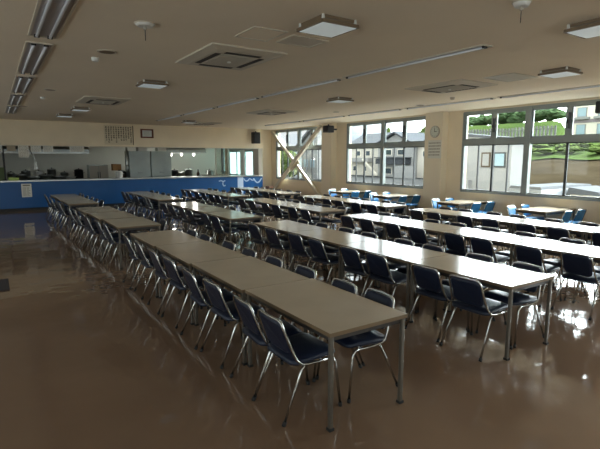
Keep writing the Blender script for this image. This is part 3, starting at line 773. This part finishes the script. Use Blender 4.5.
def tree(x, y, z, h, w, m, lab, group, name='leafy_tree'):
    t = thing(name, lab, 'tree', (x, y, z), 0, group); rr = random.Random(int(x*31+y*17))
    bm = bmesh.new()
    for k in range(6):
        a = rr.uniform(0, 2*PI); d = rr.uniform(.1, .45)*w
        blob(bm, (d*math.cos(a), d*math.sin(a), h*rr.uniform(.32, .78)), (w*.42, w*.42, h*.3), rr.uniform(0, 50))
    obj('crown', bm, m, t)
    bm = bmesh.new(); tube(bm, [(0,0,0), (.05*w, 0, h*.3), (0, .03*w, h*.6)], [.05*h, .035*h, .02*h], 8); obj('trunk', bm, M_tan, t)
rr = random.Random(4)
TN = ['first', 'second', 'third', 'fourth', 'fifth', 'sixth', 'seventh', 'eighth', 'ninth', 'tenth', 'eleventh', 'twelfth', 'thirteenth']
for k in range(13):
    X = 68 + rr.uniform(-2, 3); q = .535 + k*.0205
    tree(X, X*q, hz(X, X*q)+.1, rr.uniform(1.7, 2.6), rr.uniform(2.0, 2.6), M_leaf, '%s dark tree from the apartments along the hilltop treeline' % TN[k], 'trees along the hilltop')
for k in range(16):
    X = 45 + rr.uniform(-3.5, 3.5); q = .40 + k*.0165
    tree(X, X*q, hz(X, X*q)+.12, rr.uniform(.4, .8), rr.uniform(1.0, 1.7), M_leaf2, 'light green bush on the grassy slope above the earth bank', 'bushes on the slope', 'slope_bush')
# fence across the hillside
t = thing('hillside_fence', 'weathered grey fence running across the green hillside', 'fence')
n = 0; k = 0
X = 53.0
while k < 30:
    Y = X*(.535 + k*.0082); z = hz(X, Y)
    bm = bmesh.new(); box(bm, X-.1, X+.1, Y-.09, Y+.09, z-.2, z+1.75); obj('post', bm, M_wood2, t); k += 1
bm = bmesh.new()
for zz in (.6, 1.4):
    for k in range(29):
        a, b = X*(.535+k*.0082), X*(.535+(k+1)*.0082); za = (hz(X, a)+hz(X, b))/2; box(bm, X-.14, X-.1, a, b, za+zz-.07, za+zz+.07)
obj('rail', bm, M_wood2, t)
# apartment block up right
t = thing('apartment_building', 'cream apartment block with two rows of windows at the upper photo edge', 'building', (105, 0, 4.35))
bxo('wall', M_apt, t, 0, 10, 36, 53.2, 0, 9)
bxo('roof', M_roofp, t, -.4, 10.4, 35.6, 53.6, 9, 9.5)
bxo('band', M_mauve, t, -.15, 0, 36, 53.3, 4.9, 5.6)
for z0, z1 in ((2.3, 4.6), (6.1, 8.1)):
    for k in range(4):
        y = 51.9 - k*4.1
        w = bxo('window', M_house2, t, -.2, -.02, y-2.1, y-.2, z0, z1); bxo('pane', M_panep, w, -.25, -.2, y-1.95, y-.35, z0+.15, z1-.15)
        if z0 > 5: bxo('balcony', M_house2, t, -.9, -.02, y-2.8, y+.3, z0-.5, z0-.05)
# pale building left of the near window
t = thing('service_building', 'pale grey two window building with air units outside near window', 'building', (22.5, 0, GZ))
bm = bmesh.new(); prism(bm, [(14.2, 0), (14.2, 3.95), (17.9, 4.35), (17.9, 0)], 0, 1.4, 'x'); obj('wall', bm, M_house2, t)
bm = bmesh.new(); prism(bm, [(14.05, 3.95), (14.05, 4.07), (17.9, 4.5), (17.9, 4.35)], -.2, 1.6, 'x'); obj('roof', bm, M_roofp, t)
for y0, y1, m in ((15.4, 15.95, M_tan), (14.5, 15.2, M_stile)):
    w = bxo('window', m, t, -.05, .02, y0, y1, 2.55, 3.35); bxo('pane', M_house2 if m is M_tan else M_panep, w, -.06, -.05, y0+.08, y1-.08, 2.63, 3.27)
for k, (y, z) in enumerate(((17.35, 2.15), (16.95, 1.2), (17.3, .3), (16.5, .1))):
    u = bxo('air_unit', M_house2, t, -.35, 0, y-.42, y+.38, z, z+.62)
    bm = bmesh.new(); lathe(bm, [(.24, 0), (.24, .02)], 16); bmesh.ops.rotate(bm, verts=bm.verts[:], matrix=Matrix.Rotation(-PI/2, 3, 'Y')); bmesh.ops.translate(bm, verts=bm.verts[:], vec=(-.35, y-.02, z+.31)); obj('fan_grille', bm, M_roof, u)
bxo('low_wall', M_house2, t, -1.2, -1.0, 14.0, 16.6, 0, 1.35)
# parked van with pale roof and the blue tarp
t = thing('parked_van', 'grey van with pale roof parked under the near window', 'van', (17.0, 9.35, GZ))
bm = bmesh.new(); prism(bm, [(-.75, .35), (-.75, 1.45), (-.62, 1.95), (.62, 1.95), (.75, 1.45), (.75, .35)], -1.3, 2.4, 'x'); obj('body', bm, M_van, t)
bm = bmesh.new(); prism(bm, [(-.62, 1.95), (-.55, 2.05), (.55, 2.05), (.62, 1.95)], -1.25, 2.3, 'x'); obj('roof', bm, M_roofp, t)
for s in (-1, 1):
    for x in (-.7, 1.6):
        bm = bmesh.new(); lathe(bm, [(.32, -.09), (.32, .09)], 16); bmesh.ops.rotate(bm, verts=bm.verts[:], matrix=Matrix.Rotation(PI/2, 3, 'X')); bmesh.ops.translate(bm, verts=bm.verts[:], vec=(x, s*.66, .32)); obj('wheel', bm, M_rubber, t)
for s in (-1, 1): bxo('side_window', M_pane, t, -1.1, 2.0, s*.70-.03, s*.70+.03, 1.42, 1.75)
bxo('windscreen', M_pane, t, -1.33, -1.29, -.6, .6, 1.4, 1.85)
t = thing('storage_shed', 'low grey storage box beside the parked van', 'shed', (18.0, 8.1, GZ)); bxo('body', M_house, t, -.6, 1.2, -.45, .5, 0, 1.75)
bm = bmesh.new(); prism(bm, [(-.55, 1.75), (-.5, 1.87), (.5, 2.0), (.6, 1.75)], -.7, 1.3, 'x'); obj('lid', bm, M_roofp, t)
t = thing('covered_stack', 'stack under a bright blue tarp outside the near window', 'tarp', (16.4, 6.85, GZ))
bxo('load', M_house, t, -.6, .6, -.6, .55, 0, 1.4)
bm = bmesh.new(); prism(bm, [(-.75, 1.1), (-.65, 1.5), (-.1, 1.64), (.5, 1.55), (.7, 1.42), (.72, 1.1)], -.75, .75, 'x'); obj('tarp_sheet', bm, M_tarp, t)
# house seen through the middle window
t = thing('gabled_house', 'cream two storey house with dark gable roof seen through the middle window', 'house', (55, 55, GZ))
bxo('wall', M_house, t, .8, 9, -6.8, 12.6, 0, 5.35)
bm = bmesh.new(); prism(bm, [(-3.9, 0), (-3.9, 5.2), (0, 6.95), (4.2, 5.2), (4.2, 0)], 0, 8, 'x'); obj('gable_wall', bm, M_house2, t)
bm = bmesh.new()
for a, b in (((-4.6, 4.95), (0, 7.02)), ((4.9, 4.95), (0, 7.02))): prism(bm, [a, b, (b[0], b[1]+.28), (a[0], a[1]+.28)], -.7, 8.2, 'x')
obj('roof', bm, M_roof, t)
bm = bmesh.new(); prism(bm, [(0.1, 5.3), (4.6, 7.6), (9.4, 5.3)], 4.2, 13.2, 'y'); obj('roof', bm, M_roofp, t)
bm = bmesh.new(); prism(bm, [(.2, 5.2), (4.6, 6.7), (9.4, 5.2)], -7.2, -3.9, 'y'); obj('roof', bm, M_roof, t)
for x, y0, y1, z0, z1 in ((0, .9, 2.3, 3.5, 4.5), (0, -1.9, -.4, 3.5, 4.5), (.8, 9.6, 11, 3.4, 4.4), (.8, 7, 8.2, 3.4, 4.4), (.8, 10.4, 11.6, .7, 1.7), (.8, 7.8, 8.8, .7, 1.7), (0, .8, 2.4, .4, 1.5), (0, -2.2, -.6, .4, 1.5), (.8, -6.2, -5.0, 3.2, 4.2)):
    w = bxo('window', M_apt, t, x-.08, x+.02, y0, y1, z0, z1); bxo('pane', M_pane, w, x-.1, x-.08, y0+.1, y1-.1, z0+.1, z1-.1)
b_ = bxo('balcony', M_roof, t, -1.3, 0, -3.3, 3.4, 2.1, 3.0); bxo('canopy', M_roof, t, -1.5, 0, -3.5, 3.6, 3.05, 3.2)
bxo('balcony', M_house2, t, -.3, .8, 6.4, 11.9, 2.4, 3.1)
bm = bmesh.new(); bar(bm, (-.9, 7.2, 2.9), (-.9, 3.4, .2), .35, .12); obj('stair_rail', bm, M_apt, t)
bxo('side_fence', M_house2, t, -2.6, -2.45, -6.6, -2.4, 0, 1.9)
for k, (x, y, z, h, w) in enumerate(((73, 70.6, -1.2, 8.6, 2.4), (74, 77, -1.2, 9.2, 2.4), (72, 64.8, -1.2, 8.4, 2.4))): tree(x, y, z, h, w, M_leaf2, ['green tree behind the gabled house roof, middle', 'green tree behind the gabled house, farther left', 'green tree behind the gabled house, nearest column'][k], 'trees behind the house')
# beyond the far window
for k, (x, y, h, w) in enumerate(((38, 62.5, 5.0, 3.6), (37, 58.2, 4.4, 2.6), (42, 70, 5.2, 4))): tree(x, y, GZ, h, w, M_leaf2, ['green tree outside the cross braced window, middle', 'green tree outside the cross braced window, by the white house', 'green tree outside the cross braced window, far end'][k], 'trees outside the braced window')
t = thing('white_house', 'white house with sloping roof outside the cross braced window', 'house', (40, 60, GZ))
bm = bmesh.new(); prism(bm, [(-4, 0), (-4, 7.4), (-3.4, 7.6), (1.4, 4.4), (1.4, 0)], 0, 4, 'x'); obj('wall', bm, mat('white_siding', (.26, .26, .245), .8), t)
bm = bmesh.new(); prism(bm, [(-4.1, 8.0), (1.8, 4.05), (1.8, 4.4), (-4.1, 8.35)], -.6, 4.4, 'x'); obj('roof', bm, M_roofp, t)
for y in (-2.9, -1.1, .6):
    w = bxo('window', M_house2, t, -.08, .02, y-.6, y+.6, 1.6, 3.0); bxo('pane', M_panep, w, -.1, -.08, y-.5, y+.5, 1.7, 2.9)

# ------------------------------------------------------------------ light
w = bpy.data.worlds.new('sky'); sc.world = w; w.use_nodes = True
nt = w.node_tree; nt.nodes.clear(); L = nt.links.new
out = nt.nodes.new('ShaderNodeOutputWorld')
tc = nt.nodes.new('ShaderNodeTexCoord'); sep = nt.nodes.new('ShaderNodeSeparateXYZ'); L(tc.outputs['Generated'], sep.inputs[0])
nz = nt.nodes.new('ShaderNodeTexNoise'); nz.inputs['Scale'].default_value = 3.2; nz.inputs['Detail'].default_value = 6; L(tc.outputs['Generated'], nz.inputs['Vector'])
cr = nt.nodes.new('ShaderNodeValToRGB'); cr.color_ramp.elements[0].position = .42; cr.color_ramp.elements[1].position = .56
cr.color_ramp.elements[0].color = (.50, .76, 1., 1); cr.color_ramp.elements[1].color = (1., 1., .98, 1); L(nz.outputs['Fac'], cr.inputs[0])
SKY_BASE, SKY_WEST, SKY_LOBE = .21, .5, 8.5
nrm = nt.nodes.new('ShaderNodeVectorMath'); nrm.operation = 'NORMALIZE'; L(tc.outputs['Generated'], nrm.inputs[0])
def lobe(d, lo, hi, s):
    dt = nt.nodes.new('ShaderNodeVectorMath'); dt.operation = 'DOT_PRODUCT'; dt.inputs[1].default_value = Vector(d).normalized(); L(nrm.outputs[0], dt.inputs[0])
    r = nt.nodes.new('ShaderNodeMapRange'); r.interpolation_type = 'SMOOTHSTEP'; r.inputs[1].default_value = lo; r.inputs[2].default_value = hi; r.inputs[3].default_value = 0.; r.inputs[4].default_value = s; L(dt.outputs['Value'], r.inputs[0])
    return r.outputs[0]
def bgd(col, st):
    g = nt.nodes.new('ShaderNodeBackground')
    if isinstance(col, tuple): g.inputs[0].default_value = col
    else: L(col, g.inputs[0])
    if isinstance(st, float): g.inputs[1].default_value = st
    else: L(st, g.inputs[1])
    return g.outputs[0]
def addsh(p, q):
    g = nt.nodes.new('ShaderNodeAddShader'); L(p, g.inputs[0]); L(q, g.inputs[1]); return g.outputs[0]
east = bgd((.90, .97, 1., 1), lobe((.82, .08, .57), .6, .97, SKY_LOBE))       # bright sky patch added in the east to light the room
west = bgd((.97, .99, 1., 1), lobe((-.8, -.5, .33), .05, .8, SKY_WEST))
L(addsh(addsh(bgd(cr.outputs[0], SKY_BASE), east), west), out.inputs[0])
for i, (a, b) in enumerate(W_FILL_WIN):
    l = bpy.data.lights.new('daylight_portal', 'AREA'); l.shape = 'RECTANGLE'; l.size = HEAD-SILL; l.size_y = b-a; l.cycles.is_portal = True
    o = bpy.data.objects.new('daylight_portal', l); C.objects.link(o); o.location = (XL-.15, (a+b)/2, (SILL+HEAD)/2); o.rotation_euler = (0, -PI/2, 0)
for i, (a, b) in enumerate(S_FILL_WIN):
    l = bpy.data.lights.new('daylight_portal', 'AREA'); l.shape = 'RECTANGLE'; l.size = b-a; l.size_y = HEAD-SILL; l.cycles.is_portal = True
    o = bpy.data.objects.new('daylight_portal', l); C.objects.link(o); o.location = ((a+b)/2, YB-.15, (SILL+HEAD)/2); o.rotation_euler = (PI/2, 0, 0)
for i, (a, b) in enumerate(WIN):
    l = bpy.data.lights.new('daylight_portal', 'AREA'); l.shape = 'RECTANGLE'; l.size = HEAD-SILL; l.size_y = b-a; l.cycles.is_portal = True
    o = bpy.data.objects.new('daylight_portal', l); C.objects.link(o); o.location = (XW+.15, (a+b)/2, (SILL+HEAD)/2); o.rotation_euler = (0, PI/2, 0)
for x in (7.0, 7.5, 8.1):
    l = bpy.data.lights.new('hood_lamp_light', 'POINT'); l.energy = 3; l.specular_factor = 0; l.color = (1., .97, .9); l.shadow_soft_size = .09
    o = bpy.data.objects.new('hood_lamp_light', l); C.objects.link(o); o.location = (x, 21.5, 1.78)
sc.cycles.max_bounces = 12; sc.cycles.diffuse_bounces = 6; sc.cycles.transparent_max_bounces = 16
sc.cycles.caustics_reflective = False; sc.cycles.sample_clamp_indirect = 6
sc.view_settings.view_transform = 'Standard'; sc.view_settings.look = 'None'; sc.view_settings.gamma = 1; sc.view_settings.exposure = 2.5
